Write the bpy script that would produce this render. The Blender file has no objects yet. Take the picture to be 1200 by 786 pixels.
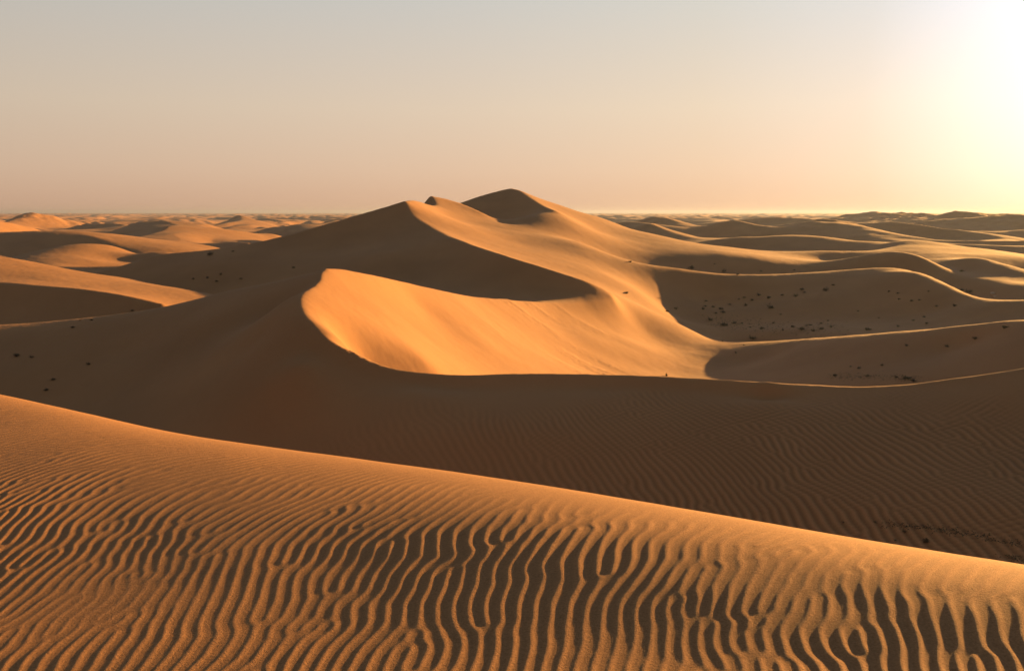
import bpy, math, random
import numpy as np
from concurrent.futures import ThreadPoolExecutor
R = math.radians
random.seed(7); rng = np.random.default_rng(11)
scene = bpy.context.scene
C = scene.collection

# ------------------------------------------------------------------ camera, sky, sun, exposure
PW, PH, FPX, HOR = 1200., 786., 1050., 249.
PITCH = math.atan((PH/2-HOR)/FPX)
cam = bpy.data.cameras.new('camera'); camo = bpy.data.objects.new('camera', cam); C.objects.link(camo)
cam.sensor_fit = 'HORIZONTAL'; cam.sensor_width = 36.; cam.lens = 36.*FPX/PW
cam.clip_start = .05; cam.clip_end = 60000.
EYE = 30.                                   # the eye is 30 m above the datum of the sand sea
camo.location = (0, 0, EYE); camo.rotation_euler = (math.pi/2-PITCH, 0, 0)
scene.camera = camo

SUN_AZ, SUN_EL = 45., 6.6                    # degrees right of the view axis, degrees up
world = bpy.data.worlds.new('World'); scene.world = world; world.use_nodes = True
wn, wl = world.node_tree.nodes, world.node_tree.links
for n in list(wn): wn.remove(n)
sky = wn.new('ShaderNodeTexSky'); sky.sky_type = 'NISHITA'; sky.sun_disc = False
sky.sun_elevation = R(SUN_EL); sky.sun_rotation = R(SUN_AZ)
sky.altitude = 0; sky.air_density = .8; sky.dust_density = 1.5; sky.ozone_density = 1.0
# dusty evening air: a haze layer that thins with elevation and brightens towards the sun, over the clear-sky model
def wnode(t, **k):
    n = wn.new(t)
    for p, v in k.items(): setattr(n, p, v)
    return n
def ramp(stops):
    n = wn.new('ShaderNodeValToRGB'); el = n.color_ramp.elements
    while len(el) < len(stops): el.new(.5)
    for e, (p, c) in zip(el, stops): e.position = p; e.color = (*c, 1)
    return n
SUNV = (math.sin(R(SUN_AZ))*math.cos(R(SUN_EL)), math.cos(R(SUN_AZ))*math.cos(R(SUN_EL)), math.sin(R(SUN_EL)))
tcw = wnode('ShaderNodeTexCoord'); sep = wnode('ShaderNodeSeparateXYZ'); wl.new(tcw.outputs['Generated'], sep.inputs[0])
asn = wnode('ShaderNodeMath', operation='ARCSINE'); wl.new(sep.outputs['Z'], asn.inputs[0])
eln = wnode('ShaderNodeMath', operation='MULTIPLY'); eln.inputs[1].default_value = 2/math.pi; wl.new(asn.outputs[0], eln.inputs[0])
layer = ramp([(0,(.60,.36,.235)),(.028,(.64,.435,.30)),(.07,(.64,.50,.365)),(.15,(.51,.495,.45)),(.33,(.25,.28,.31)),(1,(.11,.145,.20))])
wl.new(eln.outputs[0], layer.inputs[0])
dot = wnode('ShaderNodeVectorMath', operation='DOT_PRODUCT'); dot.inputs[1].default_value = SUNV; wl.new(tcw.outputs['Generated'], dot.inputs[0])
acs = wnode('ShaderNodeMath', operation='ARCCOSINE'); wl.new(dot.outputs['Value'], acs.inputs[0])
ang = wnode('ShaderNodeMath', operation='MULTIPLY'); ang.inputs[1].default_value = 1/math.pi; wl.new(acs.outputs[0], ang.inputs[0])
aur = ramp([(0,(1,1,1)),(9/180,(.52,.61,.80)),(16/180,(.305,.338,.425)),(24/180,(.24,.25,.275)),(33/180,(.222,.224,.226)),(48/180,(.202,.202,.205)),(75/180,(.172,.174,.178)),(1,(.13,.13,.13))])
wl.new(ang.outputs[0], aur.inputs[0])
mul = wnode('ShaderNodeVectorMath', operation='MULTIPLY'); wl.new(layer.outputs[0], mul.inputs[0]); wl.new(aur.outputs[0], mul.inputs[1])
sc1 = wnode('ShaderNodeVectorMath', operation='SCALE'); sc1.inputs['Scale'].default_value = 6.2; wl.new(mul.outputs[0], sc1.inputs[0])
sc2 = wnode('ShaderNodeVectorMath', operation='SCALE'); sc2.inputs['Scale'].default_value = .015; wl.new(sky.outputs[0], sc2.inputs[0])
add = wnode('ShaderNodeVectorMath', operation='ADD'); wl.new(sc1.outputs[0], add.inputs[0]); wl.new(sc2.outputs[0], add.inputs[1])
bgn = wnode('ShaderNodeBackground'); bgn.inputs['Strength'].default_value = .15
out = wnode('ShaderNodeOutputWorld')
wl.new(add.outputs[0], bgn.inputs['Color']); wl.new(bgn.outputs[0], out.inputs[0])

sl = bpy.data.lights.new('sun', 'SUN'); so = bpy.data.objects.new('sun', sl); C.objects.link(so)
sl.energy = 4.45; sl.angle = R(.53); sl.color = (1., .515, .145)
so.rotation_euler = (R(90-SUN_EL), 0, R(180-SUN_AZ)); so.location = (60, 50, EYE+40)
scene.view_settings.view_transform = 'Standard'; scene.view_settings.look = 'None'
scene.view_settings.exposure = 2.55; scene.view_settings.gamma = 1.
scene.cycles.use_denoising = True
scene.cycles.max_bounces = 6; scene.cycles.diffuse_bounces = 2; scene.cycles.volume_bounces = 1

# ------------------------------------------------------------------ pixel <-> direction
CP, SP = math.cos(PITCH), math.sin(PITCH)
def ray(px, py):
    """azimuth (rad, right positive) and rise per metre of ground distance of a photo pixel"""
    u = (px-PW/2)/FPX; v = (PH/2-py)/FPX
    X, Y, Z = u, CP+v*SP, -SP+v*CP
    return math.atan2(X, Y), Z/math.hypot(X, Y)
def az_of(px, e):
    py = HOR
    for _ in range(6):
        a, ee = ray(px, py); py += (ee-e)*FPX/math.cos(a)
    return ray(px, py)[0]

def densify(P, step):
    P = np.array(P, float)
    if len(P) < 2: return P
    out = []
    for i in range(len(P)-1):
        p0 = P[max(i-1,0)]; p1 = P[i]; p2 = P[i+1]; p3 = P[min(i+2,len(P)-1)]
        L = np.hypot(*(p2-p1)[:2]); n = max(1, int(round(L/step)))
        # centripetal-ish tangents limited to the chord to avoid loops
        l0 = max(np.hypot(*(p1-p0)[:2]),1e-6); l2 = max(np.hypot(*(p3-p2)[:2]),1e-6)
        m1 = (p2-p0)/(L+l0)*L if i > 0 else (p2-p1)
        m2 = (p3-p1)/(L+l2)*L if i < len(P)-2 else (p2-p1)
        for k in range(n):
            t = k/n
            out.append((2*t**3-3*t**2+1)*p1+(t**3-2*t*t+t)*m1+(-2*t**3+3*t*t)*p2+(t**3-t*t)*m2)
    out.append(P[-1])
    return np.array(out)

# ------------------------------------------------------------------ control curves of the dunes
# kind c = sharp brink, s = smooth.   p: (px, py, distance)  z: (px, py, height below eye)  h: hidden (px, distance, height)
CURVES = []
def cv(tag, kind, typ, *pts): CURVES.append((tag, kind, typ, pts))

def cont(tag, pts, ratio=1.07, de=.006):
    """smooth crest seen against what lies behind: the sand turns down just past it"""
    cv(tag,'s','p',*pts)
    P = []
    for x,y,d in pts:
        a,e = ray(x,y); P.append((x, d*ratio, (e-de)*d*ratio))
    cv(tag,'s','h',*P)

# foreground dune
FC = [(-260,418,-2.08),(-120,440,-2.06),(0,463,-2.04),(90,482,-2.03),(176,503,-2.02),(264,518,-2.0),(400,536,-1.98),(500,550,-1.96),(600,565,-1.94),(700,581,-1.92),
      (800,598,-1.91),(900,615,-1.90),(1000,632,-1.90),(1100,648,-1.90),(1200,663,-1.90),(1330,684,-1.90),(1450,704,-1.9)]
cv('F','s','z',*FC)
cv('F','s','z',*[(x,y+(40 if x<700 else 34),z+(.095 if x<700 else .085)) for x,y,z in FC])
cv('F','s','z',*[(x,(786+y)/2+(0 if x>300 else 5),z+(.058 if x<300 else .053 if x<750 else .061 if x<1050 else .072)) for x,y,z in FC])
cv('F','s','z',*[(x,786,z+(.024 if x<200 else .026 if x>1000 else .014)) for x,y,z in FC])
cv('F','s','z',*[(x,1000,z-.02) for x,y,z in FC])
cv('F','s','z',*[(x,1500,z-.05) for x,y,z in FC])
for r in (1.22,1.55,2.1):
    P = []
    for x,y,z in FC:
        a,e = ray(x,y); d = z/e
        P.append((x, d*r, e*r*d-.27*(r-1)**2*d))
    cv('F','s','h',*P)
# valley between foreground and crescent dune
cv('M','s','h',(-260,47,-12.2),(0,40,-11.6),(150,36,-11.2),(300,32,-10.7),(450,29,-10.3),(600,27,-10),(750,26,-9.8),(900,25.5,-9.6),(1050,25,-9.5),(1200,24.5,-9.4),(1330,24,-9.3),(1450,24,-9.2))
# crescent dune brink, from the right to its horn
cv('M','c','p',(1450,402,42),(1350,413,40),(1200,432,38),(1120,443,37.5),(1040,452,37),(970,452,37),(900,448.5,37),(780,441,37),(700,439,37.5),(600,438,38),(560,439,38.3),(531,439,38.6),(493,436,39),(458,430,39.4),
   (435,423,39.8),(414,412.5,40.4),(391,401,41),(380,393,41.5),(363,375,43),(355,364,44.5),(352.5,353,46),(358,342,48),(368.6,335,50),(375,328.6,51.5),(377,321,53),(383,315.2,54.5))
cv('M','c','p',(383,315.2,54.5),(401,316.5,56.5),(431.6,322,60),(462,328.6,64),(498,336,69),(531,343,74.5),(560,348.5,80),(610,353,89),(642,354.5,94.5),(680,354,99.5),(705,351.5,102.5),(718,348.5,104.5))
def flank_rows(tag, pts, off, out_drop, in_drop):
    Q = densify([(*((lambda a,e:(a, math.log(p[2]), e))(*ray(p[0],p[1]))),) for p in pts], .03)
    T = np.gradient(Q[:,:2], axis=0); T /= np.linalg.norm(T,axis=1,keepdims=True)
    for sgn, drop in ((1,out_drop),(-1,in_drop)):
        if drop is None: continue
        nn = np.c_[-T[:,1], T[:,0]]*sgn; rows = []
        for q, v in zip(Q, nn):
            l = q[1]+v[1]*off; d0 = math.exp(q[1]); d = math.exp(l)
            rows.append((q[0]+v[0]*off, l, (q[2]*d0-drop*off*d0)/d))
        CURVES.append((tag,'s','q',rows))
MC = [(1450,402,42),(1350,413,40),(1200,432,38),(1120,443,37.5),(1040,452,37),(970,452,37),(900,448.5,37),(780,441,37),(700,439,37.5),(600,438,38),(560,439,38.3),(531,439,38.6),(493,436,39),(458,430,39.4),(435,423,39.8),(414,412.5,40.4),(391,401,41),(380,393,41.5),(363,375,43),(355,364,44.5),(352.5,353,46),(358,342,48)]
flank_rows('M', MC[6:], .02, .42, .46)
flank_rows('M', MC[:7], .012, .16, .4)
# ridge running left from the horn
cont('M',[(370,319,55),(330,327.5,57),(296,335,58.5),(260,343,60),(220,353,61),(180,362,62),(100,373,64),(0,381,66),(-120,384,68),(-260,384,70)])
# crescent dune dark flank
cv('M','s','p',(1200,600,28),(1050,600,27.5),(900,590,27.8))
cv('M','s','p',(1200,520,32.5),(1050,520,31.8),(900,515,31.8),(750,510,32),(600,505,32.5),(450,500,34.5))
cv('M','s','p',(1200,455,36.2),(1050,472,35.2),(900,470,35.3),(750,462,35.5),(600,462,36.1),(480,460,36.9))
cv('M','s','p',(300,460,39),(350,430,39),(300,400,44.5),(330,365,50),(250,372,53))
cv('M','s','p',(150,450,49.5),(150,410,55),(0,440,55.6),(0,410,60),(150,382,59))
# bowl: golden slip face
cv('M','s','p',(450,409,46),(450,366,53),(500,425,47),(500,395,56),(500,365,63.5))
cv('M','s','p',(560,429,57),(560,396,64),(560,374,70),(650,415,76),(650,396,82),(650,377,89))
cv('M','s','p',(740,375,105),(740,400,95),(740,425,86),(800,415,98),(800,437,88),(700,432,78),(700,400,88),(700,375,98),(860,425,95))
cv('M','s','h',(430,43.5,-7.6),(500,44,-9.1),(600,49,-11.0),(700,58,-13.1),(780,62,-14.6),(900,62,-14.2),(1040,55,-12.4),(1130,53,-11.4),(1200,52,-10.6),(1350,52,-9.8))
# nose of lit sand right of the bowl
cv('G','s','p',(724,347.5,109),(760,362,114.5),(800,382,113.5),(830,396,112),(858,402,113))
cv('B','s','h',(775,123,-14.0),(812,121,-15.8))
# trough behind the horn ridge
cv('M','s','h',(-260,84,-11),(0,76,-9.6),(100,77,-9.8),(190,79,-9.7),(260,80,-9.6),(330,80,-9.2),(390,80,-8.8))
# summit dune: ridge, arm, flank
cv('G','c','p',(475,236.5,150),(483,251,146),(507,267,138),(547,285,122),(600,303,110),(653,319,106),(685,329,105),(705,337,105.5),(718,344,106))
cv('G','c','p',(475,236.5,150),(440,246,149),(400,258,147),(350,272,145),(300,284,145),(250,292,145),(186,299,148),(140,312,143),(100,324,138))
cv('G','s','p',(350,310,128),(450,330,114),(450,300,123),(560,342,103),(560,320,110),(300,325,126),(400,290,136),(200,318,136),(250,310,134),(510,300,121))
cv('G','s','h',(450,98,-8.8),(520,97,-9.3),(600,98,-9.6))
cv('G','s','h',(440,165,-1.5),(400,163,-4),(350,161,-6.5),(300,162,-8.5),(250,164,-10),(186,165,-11),(140,158,-11.5),(100,150,-11.5))
# summit dune: second peak, lit slopes
cv('G','c','p',(475,236.5,150),(483,235,157),(490,236.5,163),(498,239,168),(506,241,171))
cv('G','c','p',(504,230.5,182),(511,240,175),(506,241,171))
cv('G','c','p',(504,230.5,182),(520,233,184),(540,239,184),(560,247,181),(580,257,178),(597,263,174))
cv('G','s','h',(495,187,-.3),(520,197,.2),(545,197,-.6),(565,193,-1.6),(582,187,-2.4))
cv('G','c','p',(540,238,206),(566,229,213),(597,221.5,216),(608,223,213),(614,227,209),(622,233,203),(636,241,196),(651,247,189))
cv('G','s','p',(651,247,189),(640,250,185),(620,253,182),(605,257.5,178),(597,263,174))
cv('G','s','h',(530,232,-3),(570,239,-2),(600,239,0),(625,239,-1))
cv('G','s','p',(560,270,150),(530,255,162),(600,283,148),(650,300,140),(700,317,136),(742,339,132))
cv('G','s','p',(612,225,214),(630,232.5,216),(653,240.7,218),(680,249.5,219),(706,256,217),(725,264,214),(750,271,212),(780,277.5,210),(812,284,209),(850,289,209),(900,294.5,211),(940,296,214),(975,295,218))
cv('G','s','h',(650,246,-4),(706,246,-7),(750,243,-9.5),(812,240,-11.5),(900,240,-12.5),(975,245,-12.5))
cv('G','s','p',(700,270,192),(745,288,184),(790,301,178),(830,306,178),(900,310,182))
# second ridge on the right
cv('R','s','p',(650,275,168),(690,288,160))
cont('R',[(720,300,154),(770,315,151),(830,322,155),(900,322,160),(960,320,161),(1000,318,161),(1060,317,158),(1090,324,152),(1120,338,143),(1150,350,134),(1200,353,127),(1350,352,124),(1450,352,130)],1.06,.004)
cv('R','s','h',(820,170,-11.4),(900,175,-12.3),(1000,175,-12.5),(1070,172,-12.2),(1130,158,-13.5),(1200,148,-14.2),(1350,146,-14))
cv('R','s','p',(830,345,150),(900,345,151),(960,349,145),(1040,338,146),(1080,338,142),(880,363,142),(1000,332,152))
# basin
cv('B','s','p',(770,350,138),(800,372,134),(800,335,149),(850,385,129),(850,365,141),(900,393,122),(900,375,136),(960,391,118),(1000,372,135),(1060,382,123),(1100,360,134),(1150,374,122),(1200,364,122.5),(1200,372,119))
# right near ridge
cont('N',[(885,402.5,112),(920,400,106),(960,396.5,98),(1000,393,90),(1060,388,84),(1130,382,79),(1200,376,75),(1350,364,70),(1450,356,68)],1.06,.005)
cv('N','s','p',(1040,444,68),(950,438,75),(1200,424,65),(1100,420,72),(900,420,92),(1130,400,75.5),(980,415,81))
# left lit dune
cv('L','c','p',(-260,312,116),(-120,323,108),(0,332,100),(80,338,95),(140,346,91),(190,357,88))
cont('L',[(-260,262,140),(-120,280,132),(0,299.5,124),(60,311.5,119),(110,321,115),(150,328,112),(220,339.5,106),(255,346,102)],1.06,.005)
cv('L','s','p',(0,316,111),(80,326,106),(150,338,100))
cv('L','s','h',(-260,98,-11.5),(-120,94,-11.5),(0,88,-11),(80,85,-10.6),(140,84,-10.4),(190,82,-10))
cv('L','s','h',(-260,175,-10),(0,145,-11),(60,136,-10.6),(100,129,-10),(200,118,-11.6))
# left lens dune
cont('L2',[(-60,318,190),(0,305,196),(27,298,199),(60,290,202),(100,286,202),(140,291,206),(163,298,200),(175,297,197),(186,295.5,194)],1.04,.004)
cv('L2','s','p',(40,305,180),(100,303,183),(110,318,168),(150,306,188),(60,316,165))
cv('L2','s','h',(-260,225,-12),(0,222,-12),(90,226,-12),(186,226,-12.5))
# far left shaded dune with lit tail
cv('L3','s','p',(-260,266,300),(-100,270,290),(0,271.5,282),(40,270.5,275),(80,271.5,266))
cv('L3','c','p',(80,271.5,266),(108,277,256),(130,284,249),(165,297,236))
cv('L3','s','p',(0,292,250),(60,284,254),(-120,292,262))
cont('L3',[(108,273.5,284),(125,273,285),(180,279,282),(250,289,268)],1.05,.003)
cv('L3','s','p',(186,295,238),(220,292,245))
cv('L3','s','h',(0,315,-11),(100,325,-11),(200,315,-11.5),(310,255,-12))
cv('L4','c','p',(247,265,335),(254,267,330),(267,275,312),(290,283,292))
cv('L4','s','p',(262,268.5,335),(318,275,325),(200,279,305),(220,285,285),(330,278,320),(300,276,318))
cv('L4','s','h',(200,370,-12),(250,385,-11),(320,370,-12))
# right far humps
cv('R','s','p',(960,306,192),(1000,301.5,190),(1025,297,190),(1058,296,188),(1080,303,182))
cv('R','s','p',(1125,303,200),(1150,303,196),(1166,311,188),(1185,325,178),(1200,331,172),(1350,340,165))
cv('R','s','h',(1000,208,-11),(1058,205,-10),(1112,186,-10.4),(1150,172,-11.6),(1180,164,-12.4))
cv('R','s','p',(862,277,285),(912,272.5,292),(950,273,290),(972,276,286),(1000,281.5,275),(1040,284,262))
cv('R','s','h',(862,320,-11),(950,325,-11),(1040,290,-11.5),(880,255,-11.5),(950,255,-11.5))
cv('R','s','p',(1060,282,250),(1090,291,230),(1120,288,245),(1145,299,215),(1200,302,222))
cv('R','s','h',(1200,200,-12.5),(1350,200,-12.5),(1450,230,-12),(1350,260,-12))
cv('R','s','h',*[(x,420,-11.5) for x in range(-260,1461,86)])
cv('R','s','h',*[(x,268,-11.5) for x in range(380,861,60)])
cv('R','s','h',*[(x,335,-11.5) for x in range(380,861,60)])
cv('R','s','h',(330,215,-11.5),(380,205,-10),(440,200,-7.5))

# ------------------------------------------------------------------ radial basis interpolation of rise(azimuth, ln distance)
TAGS = ['F','M','G','B','R','N','L','L2','L3','L4']
pts, kinds, tags = [], [], []
LONE = {'s'}
for tag, kind, typ, P in CURVES:
    Q = []
    for p in P:
        if typ == 'q': Q.append(p)
        elif typ == 'h':
            e = p[2]/p[1]; Q.append((az_of(p[0], e), math.log(p[1]), e))
        else:
            a, e = ray(p[0], p[1]); d = p[2] if typ == 'p' else p[2]/e
            Q.append((a, math.log(d), e))
    # scattered helper points (not runs) stay single
    Qa = np.array(Q); gaps = np.hypot(np.diff(Qa[:,0]), np.diff(Qa[:,1])) if len(Qa) > 1 else np.array([0])
    mono = len(P) >= 4 and (np.all(np.diff([p[0] for p in P]) > 0) or np.all(np.diff([p[0] for p in P]) < 0))
    if kind == 'c' or mono: Qa = densify(Qa, .0046 if kind == 'c' else .03)
    for q in Qa:
        if pts and kind == 's':
            A = np.array(pts); 
            if np.min(np.hypot(A[:,0]-q[0], A[:,1]-q[1])) < .008: continue
        elif pts:
            A = np.array(pts)
            if np.min(np.hypot(A[:,0]-q[0], A[:,1]-q[1])) < .0025: continue
        pts.append(tuple(q)); kinds.append(kind); tags.append(TAGS.index(tag))
pts = np.array(pts); isc = np.array([k == 'c' for k in kinds]); tags = np.array(tags)
soft = np.where(np.exp(pts[:,1]) > 75, .03, .018)
soft = np.where((tags >= 6) & (np.exp(pts[:,1]) > 75), .02, soft)
EPS = .0036
def kern(r2, crest):
    return np.where(crest, .12*np.log(r2+EPS**2), np.sqrt(r2+soft[None,:]**2))
N = len(pts)
d2 = (pts[:,None,0]-pts[None,:,0])**2+(pts[:,None,1]-pts[None,:,1])**2
K = kern(d2, isc[None,:])
Pm = np.c_[np.ones(N), pts[:,0], pts[:,1]]
S = np.zeros((N+3,N+3)); S[:N,:N] = K+np.diag(np.where(isc,-1e-4,1e-4)); S[:N,N:] = Pm; S[N:,:N] = Pm.T
W = np.linalg.solve(S, np.r_[pts[:,2],0,0,0])
pf = pts.astype(np.float32); Wf = W.astype(np.float32)
ic, isn = np.where(isc)[0], np.where(~isc)[0]
order = np.r_[ic, isn]; nc = len(ic)
s2f = (soft[order[nc:]]**2).astype(np.float32)[None,:]
def rbf_chunk(args):
    a, l, want = args
    x = (a[:,None]-pf[None,order,0])**2; x += (l[:,None]-pf[None,order,1])**2
    lab = tags[order[np.argmin(x,1)]] if want else None
    v = (np.log(x[:,:nc]+np.float32(EPS**2)) @ (Wf[order[:nc]]*np.float32(.12))).astype(np.float64)
    v += np.sqrt(x[:,nc:]+s2f) @ Wf[order[nc:]]
    return v+W[N]+W[N+1]*a+W[N+2]*l, lab
def rise(a, l, want=False):
    a = np.clip(np.asarray(a,float).ravel(), R(-38), R(42)); l = np.asarray(l,float).ravel()
    jobs = [(a[i:i+4000].astype(np.float32), l[i:i+4000].astype(np.float32), want) for i in range(0,len(a),4000)]
    with ThreadPoolExecutor(4) as ex: res = list(ex.map(rbf_chunk, jobs))
    v = np.concatenate([r[0] for r in res])
    return (v, np.concatenate([r[1] for r in res])) if want else v
def sstep(a, b, x):
    t = np.clip((x-a)/(b-a),0,1); return t*t*(3-2*t)

# ------------------------------------------------------------------ noise tools
def tile_noise(n, beta, seed):
    g = np.random.default_rng(seed); k = np.hypot(*np.meshgrid(np.fft.fftfreq(n)*n, np.fft.rfftfreq(n)*n, indexing='ij'))
    k[0,0] = 1e9
    u = np.fft.irfft2(np.fft.rfft2(g.standard_normal((n,n)))*k**(-beta), s=(n,n))
    return u/u.std()
def sample(tex, u, v):
    n, m = tex.shape
    u = (u % 1.)*n; v = (v % 1.)*m
    i = np.floor(u).astype(int); j = np.floor(v).astype(int); fu = u-i; fv = v-j
    i %= n; j %= m; i1 = (i+1) % n; j1 = (j+1) % m
    fu = fu; fv = fv
    return (tex[i,j]*(1-fu)+tex[i1,j]*fu)*(1-fv)+(tex[i,j1]*(1-fu)+tex[i1,j1]*fu)*fv
NZS = tile_noise(512, 2.9, 8); NZ = tile_noise(512, 1.9, 3); NZ2 = tile_noise(512, 1.6, 5)
def ripples_tile(n=768, waves=80, steps=110, beta=.3, seed=4):
    """stripe pattern with forks and dead ends (Swift-Hohenberg), stripes along the second axis"""
    g = np.random.default_rng(seed)
    kx = np.fft.fftfreq(n)[:,None]*n/waves; ky = np.fft.rfftfreq(n)[None,:]*n/waves
    k2 = kx*kx+ky*ky
    Lq = np.maximum(.5-(1-k2)**2-beta*ky*ky, -6)
    u = np.fft.rfft2(.3*g.standard_normal((n,n))); dt = .5
    for _ in range(steps):
        ur = np.clip(np.fft.irfft2(u, s=(n,n)), -2, 2)
        u = np.fft.rfft2(ur-dt*ur**3)/(1-dt*Lq)
    ur = np.fft.irfft2(u, s=(n,n))
    return ur/np.percentile(np.abs(ur),97)
RIP = ripples_tile()

# ------------------------------------------------------------------ sand material
def sand_mat(name, grain=1., fleck=.35, relief=.25):
    m = bpy.data.materials.new(name); m.use_nodes = True
    n, l = m.node_tree.nodes, m.node_tree.links
    b = n['Principled BSDF']; b.inputs['Roughness'].default_value = .95; b.inputs['Specular IOR Level'].default_value = .15
    tc = n.new('ShaderNodeNewGeometry')
    n1 = n.new('ShaderNodeTexNoise'); n1.inputs['Scale'].default_value = .12; n1.inputs['Detail'].default_value = 6
    n2 = n.new('ShaderNodeTexNoise'); n2.inputs['Scale'].default_value = 90.*grain; n2.inputs['Detail'].default_value = 5; n2.inputs['Roughness'].default_value = .7
    l.new(tc.outputs['Position'], n1.inputs['Vector']); l.new(tc.outputs['Position'], n2.inputs['Vector'])
    cr = n.new('ShaderNodeValToRGB'); cr.color_ramp.elements[0].position = .3; cr.color_ramp.elements[1].position = .72
    cr.color_ramp.elements[0].color = (.222,.113,.047,1); cr.color_ramp.elements[1].color = (.272,.141,.060,1)
    l.new(n1.outputs['Fac'], cr.inputs['Fac'])
    mx = n.new('ShaderNodeMixRGB'); mx.blend_type = 'MULTIPLY'; mx.inputs['Fac'].default_value = fleck
    c2 = n.new('ShaderNodeValToRGB'); c2.color_ramp.elements[0].position = .3; c2.color_ramp.elements[0].color = (.55,.5,.45,1); c2.color_ramp.elements[1].position = .6
    l.new(n2.outputs['Fac'], c2.inputs['Fac']); l.new(cr.outputs['Color'], mx.inputs['Color1']); l.new(c2.outputs['Color'], mx.inputs['Color2'])
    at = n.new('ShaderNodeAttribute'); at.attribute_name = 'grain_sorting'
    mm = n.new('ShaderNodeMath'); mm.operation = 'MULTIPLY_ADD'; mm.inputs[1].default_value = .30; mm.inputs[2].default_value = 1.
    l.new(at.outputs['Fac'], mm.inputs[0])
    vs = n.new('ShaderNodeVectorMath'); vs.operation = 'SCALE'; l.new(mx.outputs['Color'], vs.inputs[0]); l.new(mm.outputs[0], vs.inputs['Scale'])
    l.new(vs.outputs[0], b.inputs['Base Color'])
    bp = n.new('ShaderNodeBump'); bp.inputs['Strength'].default_value = relief; bp.inputs['Distance'].default_value = .004/grain
    l.new(n2.outputs['Fac'], bp.inputs['Height']); l.new(bp.outputs['Normal'], b.inputs['Normal'])
    return m
M_NEAR = sand_mat('rippled_sand', .9, .85, .8); M_MID = sand_mat('dune_sand', .25); M_FAR = sand_mat('distant_sand', .02)

# ------------------------------------------------------------------ polar height-field sheets
def spread(lo, hi, step, marks):
    return np.arange(lo, hi+step*.5, step)
def columns(step_px):
    inner = [ray(x, HOR+120)[0] for x in np.arange(-40, 1241, step_px)]
    r = list(inner); s = inner[-1]-inner[-2]
    while r[-1] < math.pi-.05 - .02:
        s = min(s*1.12, .09); r.append(r[-1]+s)
    s = inner[1]-inner[0]; lft = [inner[0]]
    while lft[-1] > -math.pi+.05+.02:
        s = min(s*1.12, .09); lft.append(lft[-1]-s)
    return np.array(lft[:0:-1]+r)
def grid_mesh(parts, A, Lr, Z, labels, mat, sort=None):
    """one mesh object per label over the shared height field, shaded with the field's own normals"""
    nr, ncol = Z.shape
    D = np.exp(Lr if Lr.ndim == 2 else Lr[:,None]*np.ones(ncol)[None,:])
    X = D*np.sin(A)[None,:]; Y = D*np.cos(A)[None,:]
    V = np.stack([X,Y,Z+EYE],-1)
    du = np.gradient(V, axis=1); dv = np.gradient(V, axis=0)
    Nn = np.cross(du, dv); Nn /= np.linalg.norm(Nn,axis=-1,keepdims=True)
    idx = np.arange(nr*ncol).reshape(nr,ncol)
    q = np.stack([idx[:-1,:-1],idx[:-1,1:],idx[1:,1:],idx[1:,:-1]],-1).reshape(-1,4)
    ql = labels[:-1,:-1].reshape(-1)
    Vf, Nf = V.reshape(-1,3), Nn.reshape(-1,3)
    made = []
    for lab, (name, label, cat) in parts.items():
        f = q[ql == lab]
        if not len(f): continue
        used = np.zeros(nr*ncol, bool); used[f.ravel()] = True
        remap = np.cumsum(used)-1; f = remap[f].astype(np.int32); v = Vf[used]; nn = Nf[used]
        me = bpy.data.meshes.new(name)
        me.vertices.add(len(v)); me.vertices.foreach_set('co', v.astype(np.float32).ravel())
        me.loops.add(len(f)*4); me.loops.foreach_set('vertex_index', f.ravel())
        me.polygons.add(len(f)); me.polygons.foreach_set('loop_start', np.arange(0,len(f)*4,4,dtype=np.int32))
        me.update(calc_edges=True)
        me.polygons.foreach_set('use_smooth', np.ones(len(f),bool))
        me.normals_split_custom_set_from_vertices(nn.astype(np.float32))
        at = me.attributes.new('grain_sorting', 'FLOAT', 'POINT')      # coarse pale grains gather on ripple crests
        at.data.foreach_set('value', (np.zeros(len(v)) if sort is None else sort.reshape(-1)[used]).astype(np.float32))
        me.materials.append(mat)
        o = bpy.data.objects.new(name, me); C.objects.link(o)
        o['kind'] = 'structure'; o['label'] = label; o['category'] = cat
        made.append(o)
    return made

# crest distance of the foreground dune by azimuth
fa = np.array([ray(x,y)[0] for x,y,z in FC]); fd = np.array([z/ray(x,y)[1] for x,y,z in FC])
# --- foreground sheet
A1 = columns(1.6)
L1 = np.concatenate([np.linspace(math.log(.25), math.log(3.2), 40)[:-1], np.arange(math.log(3.2), math.log(13.5), .0034)])
def base_z(A, Lr, want=False):
    AA, LL = np.meshgrid(A, Lr) if Lr.ndim == 1 else (np.ones(len(Lr))[:,None]*A[None,:], Lr)
    v = rise(AA, np.maximum(LL, math.log(2.6)), want)
    e, lab = v if want else (v, None)
    D = np.exp(LL); z = e.reshape(AA.shape)*np.maximum(D,2.6)
    return AA, LL, D, z, (lab.reshape(AA.shape) if want else None)
AA, LL, D, z, _ = base_z(A1, L1)
X, Y = D*np.sin(AA), D*np.cos(AA)
dc = np.interp(AA, fa, fd); q = D/dc
wob = sample(NZ, X/7., Y/7.)
mask = 1-sstep(.86, 1.0, q+.02*wob)
gx = 3.2*np.maximum(q-.62,0)**2*np.minimum(dc,8)*.33
ph = X-gx+.06*sample(NZS, X/4.+.3, Y/4.)
r = sample(RIP, ph/6.0+.81, Y/6.0+.3)
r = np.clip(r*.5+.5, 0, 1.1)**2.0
z = z+.0050*r*mask*(.85+.2*sample(NZ2, X/9., Y/9.)) + .0025*wob
near = np.exp(-np.maximum(L1-math.log(12.6),0)*0)
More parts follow.
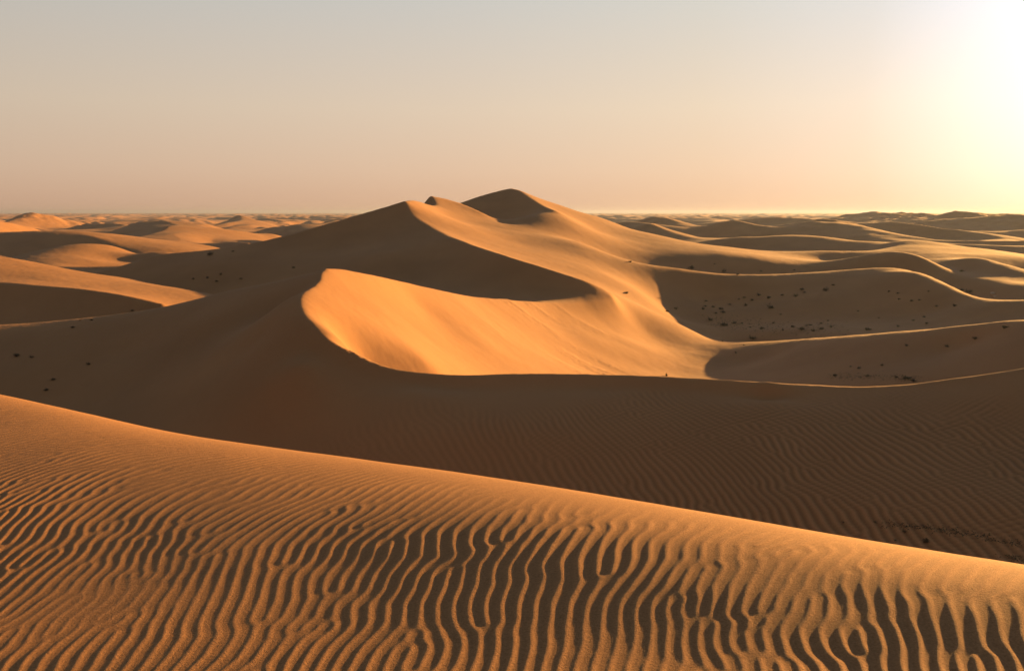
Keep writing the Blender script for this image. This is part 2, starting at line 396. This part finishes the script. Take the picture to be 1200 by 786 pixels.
grid_mesh({0:('foreground_dune','rippled amber dune crest sweeping down across the near ground','dune')}, A1, L1, z, np.zeros(z.shape,int), M_NEAR, (r*.8-.25)*mask)

# --- dunes of the middle ground
A2 = columns(1.5)
L2 = np.arange(math.log(12.8), math.log(400.), .0048)
mc = MC[:14][::-1]
mrow = L2[np.argmin(np.abs(L2-math.log(38)))]
mq = densify([(ray(p[0],p[1])[0], math.log(p[2]), 0) for p in mc], .0055)
ms = np.interp(A2, mq[:,0], mq[:,1])-mrow
wgt = np.where(L2 < mrow, sstep(mrow-.35, mrow-.05, L2), 1-sstep(mrow+.05, mrow+.35, L2))
L2 = L2[:,None]+wgt[:,None]*ms[None,:]
AA, LL, D, z, lab = base_z(A2, L2, True)
X, Y = D*np.sin(AA), D*np.cos(AA)
z -= .25*sstep(math.log(13.6), math.log(12.8), LL)
# ------------------------------------------------------------------ far dune field
def field(X, Y):
    D = np.hypot(X, Y)
    w1 = sample(NZ, X/2600., Y/2600.); w2 = sample(NZ2, X/1400.+.4, Y/1400.+.1)
    h = np.zeros_like(X)
    for lam, amp, ang, sd in ((118,6.8,16,.1),(57,4.4,-6,.43),(29,1.2,22,.77)):
        c, s = math.cos(R(ang)), math.sin(R(ang))
        U = X*c+Y*s; V_ = -X*s+Y*c
        wq = sample(NZS, U/(lam*8)+sd, V_/(lam*13)+sd)*.6+sample(NZS, U/(lam*3)+sd, V_/(lam*3.5))*.16
        p = (U/lam+wq) % 1.
        prof = np.where(p < .46, p/.46, (1-p)/.54)
        prof = prof*prof*(3-2*prof)*.5+prof*.5
        am = np.clip(.6+.5*sample(NZS, U/(lam*5)+.2+sd, V_/(lam*4)+.6), .05, 1.6)
        h += amp*am*(prof-.35)
    h += 1.2*w1
    for px, py, dd, ww, hh in ((38,243,900,24,9.5),(75,246,980,22,8),(770,254,620,16,6.5),(1110,250,800,60,7),(1160,253,900,55,8),(1010,252,900,60,6),(1190,258,640,40,6),(885,258,700,40,5),(965,262,480,28,5.5)):
        a,_e = ray(px,py); cx, cy = dd*math.sin(a), dd*math.cos(a)
        h += hh*np.exp(-(((X-cx)/ww)**2+((Y-cy)/(ww*1.6))**2)*.7)*(1+.15*sample(NZ2,X/300,Y/300))
    return -15.+h
far = field(X, Y)
tb = sstep(math.log(270.), math.log(370.), LL)
z = z*(1-tb)+far*tb
# wind ripples on the shaded flank
mflank = (lab == 1)*sstep(22,25,D)*(1-sstep(33.0,36.2,D+.5*sample(NZ,X/9,Y/9)))
r = sample(RIP, (X+.28*Y+.35*sample(NZS,X/14,Y/14))/22., Y/22.)
z += (.015+.03*sstep(-4,12,X))*mflank*np.clip(r*.5+.5,0,1.1)**1.2
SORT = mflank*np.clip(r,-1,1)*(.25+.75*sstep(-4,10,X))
dm = np.interp(AA, mq[:,0], np.exp(mq[:,1])); din = D-dm
band = (lab == 1)*sstep(.1,.8,din)*(1-sstep(3.,6.,din))*(AA < R(-2))*(AA > R(-10.5))
z += .022*band*np.clip(sample(RIP, (X*.8+Y*.6)/26., (Y*.8-X*.6)/26.),-1,1)
cw = .37*X+.93*Y; cd = .93*X-.37*Y
gface = (lab == 1)*sstep(55,64,D)*(1-sstep(94,98,D))*sstep(-4.,-1.,X)*(1-sstep(8.5,11,X))
z += .075*gface*np.clip(sample(NZ2, cw/5., cd/120.)-.25,0,2)*sstep(.0,1.2,sample(NZ, cw/40.+.2, cd/60.)+.6)
z += .02*sample(NZ2, X/30., Y/30.)*sstep(20,40,D)
names = {0:('foreground_dune','back slope of the rippled near dune','dune'),
 1:('crescent_dune','crescent dune with dark flank and glowing orange slip face','dune'),
 2:('summit_dune','tallest dune with twin peaks and knife edged ridge','dune'),
 3:('sand_basin','shaded sand basin dotted with dark shrubs','basin'),
 4:('sand_ridge','low rolling sand ridges beyond the shrubby basin','dune'),
 5:('backlit_ridge','smooth backlit ridge in front of the shrubby basin','dune'),
 6:('wedge_dune','small dune with lit top wedge and dark face beneath','dune'),
 7:('lens_dune','rounded lit dune between the wedge dune and shaded dune','dune'),
 8:('shaded_dune','dark faced dune with a lit orange tail','dune'),
 9:('pointed_dune','small pointed dune with triangular lit face','dune')}
grid_mesh(names, A2, L2, z, lab, M_MID, SORT)
ZMID = z; LMID = LL
A3 = columns(2.5)
L3 = np.concatenate([np.arange(math.log(396.), math.log(1400.), .0042), np.arange(math.log(1400.), math.log(16000.), .011)])
AA, LL = np.meshgrid(A3, L3); D = np.exp(LL); X, Y = D*np.sin(AA), D*np.cos(AA)
z = field(X, Y)-.5*sstep(math.log(402.), math.log(396.), LL)
grid_mesh({0:('dune_field','endless small dunes running to the hazy horizon','dune field')}, A3, L3, z, np.zeros(z.shape,int), M_FAR)

# ------------------------------------------------------------------ shrubs, tufts, litter
def ground_at(px, py, dmin=14.):
    a, e = ray(px, py); j = np.searchsorted(A2, a); j0 = j-1; f = (a-A2[j0])/(A2[j]-A2[j0])
    Lc = LMID[:,j0]*(1-f)+LMID[:,j]*f; zc = ZMID[:,j0]*(1-f)+ZMID[:,j]*f; d = np.exp(Lc); ec = zc/d
    run = np.maximum.accumulate(np.where(d > dmin, ec, -9))
    k = int(np.argmax(run >= e))
    if k == 0: return None
    t = (e-ec[k-1])/(ec[k]-ec[k-1]) if ec[k] > ec[k-1] else 0
    t = min(max(t,0),1); dd = d[k-1]+(d[k]-d[k-1])*t; zz = zc[k-1]+(zc[k]-zc[k-1])*t
    return dd*math.sin(a), dd*math.cos(a), zz+EYE, dd
def plain_mat(name, c0, c1, scale):
    m = bpy.data.materials.new(name); m.use_nodes = True; n, l = m.node_tree.nodes, m.node_tree.links
    b = n['Principled BSDF']; b.inputs['Roughness'].default_value = .9; b.inputs['Specular IOR Level'].default_value = .1
    t = n.new('ShaderNodeTexNoise'); t.inputs['Scale'].default_value = scale; g = n.new('ShaderNodeNewGeometry')
    l.new(g.outputs['Position'], t.inputs['Vector'])
    c = n.new('ShaderNodeValToRGB'); c.color_ramp.elements[0].position = .35; c.color_ramp.elements[1].position = .65
    c.color_ramp.elements[0].color = (*c0,1); c.color_ramp.elements[1].color = (*c1,1)
    l.new(t.outputs['Fac'], c.inputs[0]); l.new(c.outputs[0], b.inputs['Base Color'])
    return m
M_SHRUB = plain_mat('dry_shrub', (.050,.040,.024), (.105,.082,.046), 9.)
M_GRASS = plain_mat('dry_grass', (.16,.12,.04), (.30,.23,.08), 20.)
M_STONE = plain_mat('pale_stone', (.27,.22,.16), (.34,.29,.22), 6.)
def shrub_mesh(seed, flat):
    """twiggy dome about one metre across: stems from the root, small leaf blades near their ends"""
    g = random.Random(seed); V, F = [], []
    lobes = [(g.uniform(-.3,.3), g.uniform(-.3,.3), g.uniform(.5,1.)) for _ in range(4)]
    for i in range(46):
        lx, ly, lh = g.choice(lobes); a = g.uniform(0, 2*math.pi); tilt = g.uniform(.1,1.25); ln = g.uniform(.3,.55)*lh
        bx, by = lx*.55, ly*.55
        tx, ty, tz = bx+math.sin(tilt)*math.cos(a)*ln, by+math.sin(tilt)*math.sin(a)*ln, math.cos(tilt)*ln*flat+.03
        k = len(V); w = .012
        V += [(bx-w,by,-.1),(bx+w,by,-.1),(tx,ty,tz)]; F.append((k,k+1,k+2))
        for _ in range(7):
            t = g.uniform(.35,1.05); cx, cy, cz = bx+(tx-bx)*t, by+(ty-by)*t, -.02+(tz+.02)*t
            r = g.uniform(.035,.085); b1 = g.uniform(0,6.28); b2 = g.uniform(-.9,1.2)
            dx, dy, dz = r*math.cos(b1)*math.cos(b2), r*math.sin(b1)*math.cos(b2), r*math.sin(b2)
            px_, py_ = -math.sin(b1)*r*.4, math.cos(b1)*r*.4
            k = len(V); V += [(cx-dx,cy-dy,cz-dz),(cx+px_,cy+py_,cz),(cx+dx,cy+dy,cz+dz),(cx-px_,cy-py_,cz)]; F.append((k,k+1,k+2,k+3))
    me = bpy.data.meshes.new('desert_shrub'); me.from_pydata(V, [], F); me.materials.append(M_SHRUB); return me
SH = [shrub_mesh(i, f) for i, f in enumerate((.9,.7,1.1,.8,.6))]
def put_shrubs(spots, label, group, dmin=14.):
    big = max(range(len(spots)), key=lambda k: spots[k][2]) if len(spots) >= 6 else -1
    for k, (px, py, w) in enumerate(spots):
        w = w*1.2+.6 if k == big else w
        p = ground_at(px, py+w*.18, dmin)
        if p is None: print('NO GROUND', px, py); continue
        o = bpy.data.objects.new('desert_shrub', SH[(k*3+int(px)) % 5]); C.objects.link(o)
        o.location = p[:3]; sz = 1.08*w/FPX*p[3]
        o.scale = (sz*random.uniform(.95,1.25), sz*random.uniform(.85,1.1), sz*random.uniform(.8,1.05)); o.rotation_euler = (0,0,random.uniform(0,6.28))
        plain = label.replace('small ','').replace('dark low','dark')
        o['label'] = 'widest '+plain if k == big else label if len(spots) < 7 else 'broad '+plain if spots[k][2] >= 8 else 'tiny '+plain if spots[k][2] <= 5 else 'middling '+plain; o['category'] = 'shrub'; o['group'] = group
put_shrubs([(828,352,6),(826,358,6),(824,361,8),(836,359,6),(844,361,8),(854,356,6),(847,365,9),(838,366,6),(866,350,5),(872,348,6),(881,351,7),(889,345,7),(874,357,7),(901,348,8),(916,345,6),(932,346,7),
  (941,338,8),(942,342,6),(968,339,9),(976,333,6),(902,359,10),(915,368,5)], 'dark low shrub in the loose band across the upper basin floor', 'shrubs across the upper basin')
put_shrubs([(832,374,9),(846,379,11),(861,378,7),(869,378,5),(893,384,8),(906,378,5),(930,382,7),(939,385,9),(950,380,7),(962,384,9),(963,378,6),(971,375,5),(974,382,6),(953,387,6),(945,381,5),(918,386,5),(880,383,5)],
  'dark shrub in the thick belt beside the lit sand toe', 'shrubs in the belt by the lit sand')
put_shrubs([(1018,385,8),(1042,341,4),(1053,343,5),(1054,350,5),(1068,352,5),(1078,351,5),(1088,341,5),(1098,358,5),(1119,357,8),(1087,378,6),(1052,382,5),(1070,375,6),(1030,372,4),(1005,364,4),(1083,371,5)],
  'small dark shrub scattered on the shaded slope behind the backlit ridge', 'shrubs behind the backlit ridge')
put_shrubs([(1062,404.5,6),(1109,405.5,6),(1143,395,9),(1179,382.5,9)], 'lone dark shrub on the upper face of the backlit ridge', 'shrubs on the backlit ridge face')
put_shrubs([(1007,431,6),(1033,427,7),(997,429,5),(979,439,8),(1062,442,10),(1071,445,9),(1050,441,7),(1016,440,6)], 'dark shrub at the foot of the backlit ridge above the crescent crest', 'shrubs at the foot of the backlit ridge')
put_shrubs([(733,342,8)], 'dark shrub at the foot of the tall dune by the slide marks', 'shrubs on the tall dune')
put_shrubs([(738,306,6)], 'single dark shrub on the bright slope of the tall dune', 'shrubs on the tall dune')
put_shrubs([(792,361,6),(782,364,7)], 'dark shrub where the bright nose meets the basin shadow', 'shrubs by the bright nose')
put_shrubs([(810,313,8),(849,317.5,7),(865,321,6),(892,317,5),(931,316,5),(838,309,4)], 'dark shrub in the hollow behind the second rolling ridge', 'shrubs in the hollow')
put_shrubs([(882,395.5,10)], 'low shrub with a sand tail on the lit sand toe', 'shrubs on the lit toe')
put_shrubs([(862,413,4),(846,399,4),(872,404,4)], 'tiny shrub on the lit sand below the basin', 'tiny shrubs on the lit toe')
put_shrubs([(247,297,8),(273.5,294,5),(344,313,6),(227,326,5),(243,325,5),(253,329,6),(259,321,5),(283,326,5)], 'small dark shrub on the shaded arm of the tall dune', 'shrubs on the shaded arm')
put_shrubs([(85,383,6),(107,374.5,5),(94,375,4),(155,363,5),(21,415,8),(37,418,6),(61,444,8),(55,456,7),(103,426,6)], 'dark shrub on the shaded flank left of the crescent horn', 'shrubs on the shaded flank')
put_shrubs([(1085,633,12),(1059,622,6),(1050,632,6),(989,611,5),(1025,611,5)], 'small dark dry shrub in the hollow behind the rippled dune', 'shrubs in the near hollow')
put_shrubs([(1126,317,7),(1128,339,8),(1136,341,8)], 'dark shrub beside the small rounded hump', 'shrubs by the hump')
def tuft():
    p = ground_at(781, 440.5, 30.)
    root = bpy.data.objects.new('grass_tuft', None); C.objects.link(root); root.location = p[:3]
    root['label'] = 'single dry grass tuft on the crest of the crescent dune'; root['category'] = 'grass tuft'
    g = random.Random(5)
    for name, n, h, sp, mat in (('blades',130,.30,1.05,M_GRASS),('dead_stems',30,.15,1.3,M_SHRUB)):
        V, F = [], []
        for i in range(n):
            a = g.uniform(0,6.28); t = g.uniform(.05,sp); l = h*g.uniform(.6,1.2); b = g.uniform(0,.1); w = .006
            x0, y0 = b*math.cos(a*3), b*math.sin(a*3); x1, y1, z1 = x0+math.sin(t)*math.cos(a)*l*.5, y0+math.sin(t)*math.sin(a)*l*.5, math.cos(t*.6)*l*.55
            x2, y2, z2 = x0+math.sin(t)*math.cos(a)*l*1.1, y0+math.sin(t)*math.sin(a)*l*1.1, math.cos(t)*l
            ox, oy = -math.sin(a)*w, math.cos(a)*w; k = len(V)
            V += [(x0-ox,y0-oy,-.06),(x0+ox,y0+oy,-.06),(x1+ox,y1+oy,z1),(x1-ox,y1-oy,z1),(x2,y2,z2)]; F += [(k,k+1,k+2,k+3),(k+3,k+2,k+4)]
        me = bpy.data.meshes.new(name); me.from_pydata(V, [], F); me.materials.append(mat)
        o = bpy.data.objects.new(name, me); C.objects.link(o); o.parent = root
tuft()
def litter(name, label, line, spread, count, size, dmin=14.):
    """bits of dead twig and dark grit blown into a drift line, or strewn to stand for shade"""
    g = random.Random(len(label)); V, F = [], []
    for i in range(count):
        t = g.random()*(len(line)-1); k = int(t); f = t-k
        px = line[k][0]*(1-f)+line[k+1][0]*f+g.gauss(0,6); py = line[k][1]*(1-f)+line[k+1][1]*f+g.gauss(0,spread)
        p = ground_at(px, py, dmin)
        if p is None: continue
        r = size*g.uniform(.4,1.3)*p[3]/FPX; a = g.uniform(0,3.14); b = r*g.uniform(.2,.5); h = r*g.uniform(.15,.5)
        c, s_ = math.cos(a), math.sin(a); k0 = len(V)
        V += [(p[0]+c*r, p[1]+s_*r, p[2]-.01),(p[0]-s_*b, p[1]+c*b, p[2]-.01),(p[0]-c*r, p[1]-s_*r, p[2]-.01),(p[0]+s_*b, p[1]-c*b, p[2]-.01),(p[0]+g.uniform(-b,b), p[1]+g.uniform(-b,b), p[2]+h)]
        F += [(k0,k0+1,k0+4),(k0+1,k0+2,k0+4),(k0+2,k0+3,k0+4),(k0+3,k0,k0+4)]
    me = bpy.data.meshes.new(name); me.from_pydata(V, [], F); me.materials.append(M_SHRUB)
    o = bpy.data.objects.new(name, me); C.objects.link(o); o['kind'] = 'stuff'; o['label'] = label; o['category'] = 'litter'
litter('litter_and_shade_bits', 'dark drift line of twigs in the hollow behind the rippled dune', [(1035,613),(1090,618),(1130,624),(1200,638)], 2.0, 700, 1.6)
litter('litter_and_shade_bits', 'thin dark twig line at the edge of the near hollow', [(1180,650),(1210,661)], 2.0, 160, 1.6)
litter('litter_and_shade_bits', 'grey twig litter spread between the basin shrubs', [(830,376),(870,381),(930,385),(985,384)], 4.0, 700, 1.1, 60.)
litter('litter_and_shade_bits', 'dark twig litter at the foot of the backlit ridge', [(970,441),(1010,441),(1050,441),(1080,446)], 2.2, 500, 1.2, 45.)  # dark bits added to stand in for the shading of this hollow
for px, py, w, lb in ((1163,344.5,4.5,'pale boulder among shrubs where the second ridge dips'),(1166,347.5,3,'small pale stone below the pale boulder')):
    p = ground_at(px, py, 60.); g = random.Random(px)
    import bmesh
    bm = bmesh.new(); bmesh.ops.create_icosphere(bm, subdivisions=2, radius=.5)
    for v in bm.verts: v.co *= g.uniform(.8,1.15); v.co.z *= .7
    me = bpy.data.meshes.new('pale_rock'); bm.to_mesh(me); bm.free(); me.materials.append(M_STONE)
    o = bpy.data.objects.new('pale_rock', me); C.objects.link(o); sz = w/FPX*p[3]; o.location = (p[0],p[1],p[2]+sz*.15); o.scale = (sz,)*3
    o['label'] = lb; o['category'] = 'rock'

# ------------------------------------------------------------------ dusty air over the whole sand sea
def haze():
    top, bot, w = EYE+24, EYE-40, 17000.
    me = bpy.data.meshes.new('haze')
    v = [(x,y,z) for z in (bot,top) for x,y in ((-w,-w),(w,-w),(w,w),(-w,w))]
    me.from_pydata(v, [], [(3,2,1,0),(4,5,6,7),(0,1,5,4),(1,2,6,5),(2,3,7,6),(3,0,4,7)])
    o = bpy.data.objects.new('haze', me); C.objects.link(o); o['kind'] = 'stuff'
    o['label'] = 'thin warm dust haze lying over the dune field'; o['category'] = 'haze'
    m = bpy.data.materials.new('haze'); m.use_nodes = True; n, l = m.node_tree.nodes, m.node_tree.links
    n.remove(n['Principled BSDF'])
    pv = n.new('ShaderNodeVolumePrincipled'); pv.inputs['Color'].default_value = (.21,.27,.42,1)
    pv.inputs['Density'].default_value = 1.2e-4; pv.inputs['Anisotropy'].default_value = .42
    l.new(pv.outputs[0], n['Material Output'].inputs['Volume']); me.materials.append(m)
haze()
print('ctrl', N, 'tris', sum(len(o.data.polygons) for o in C.objects if o.type=='MESH')*2)
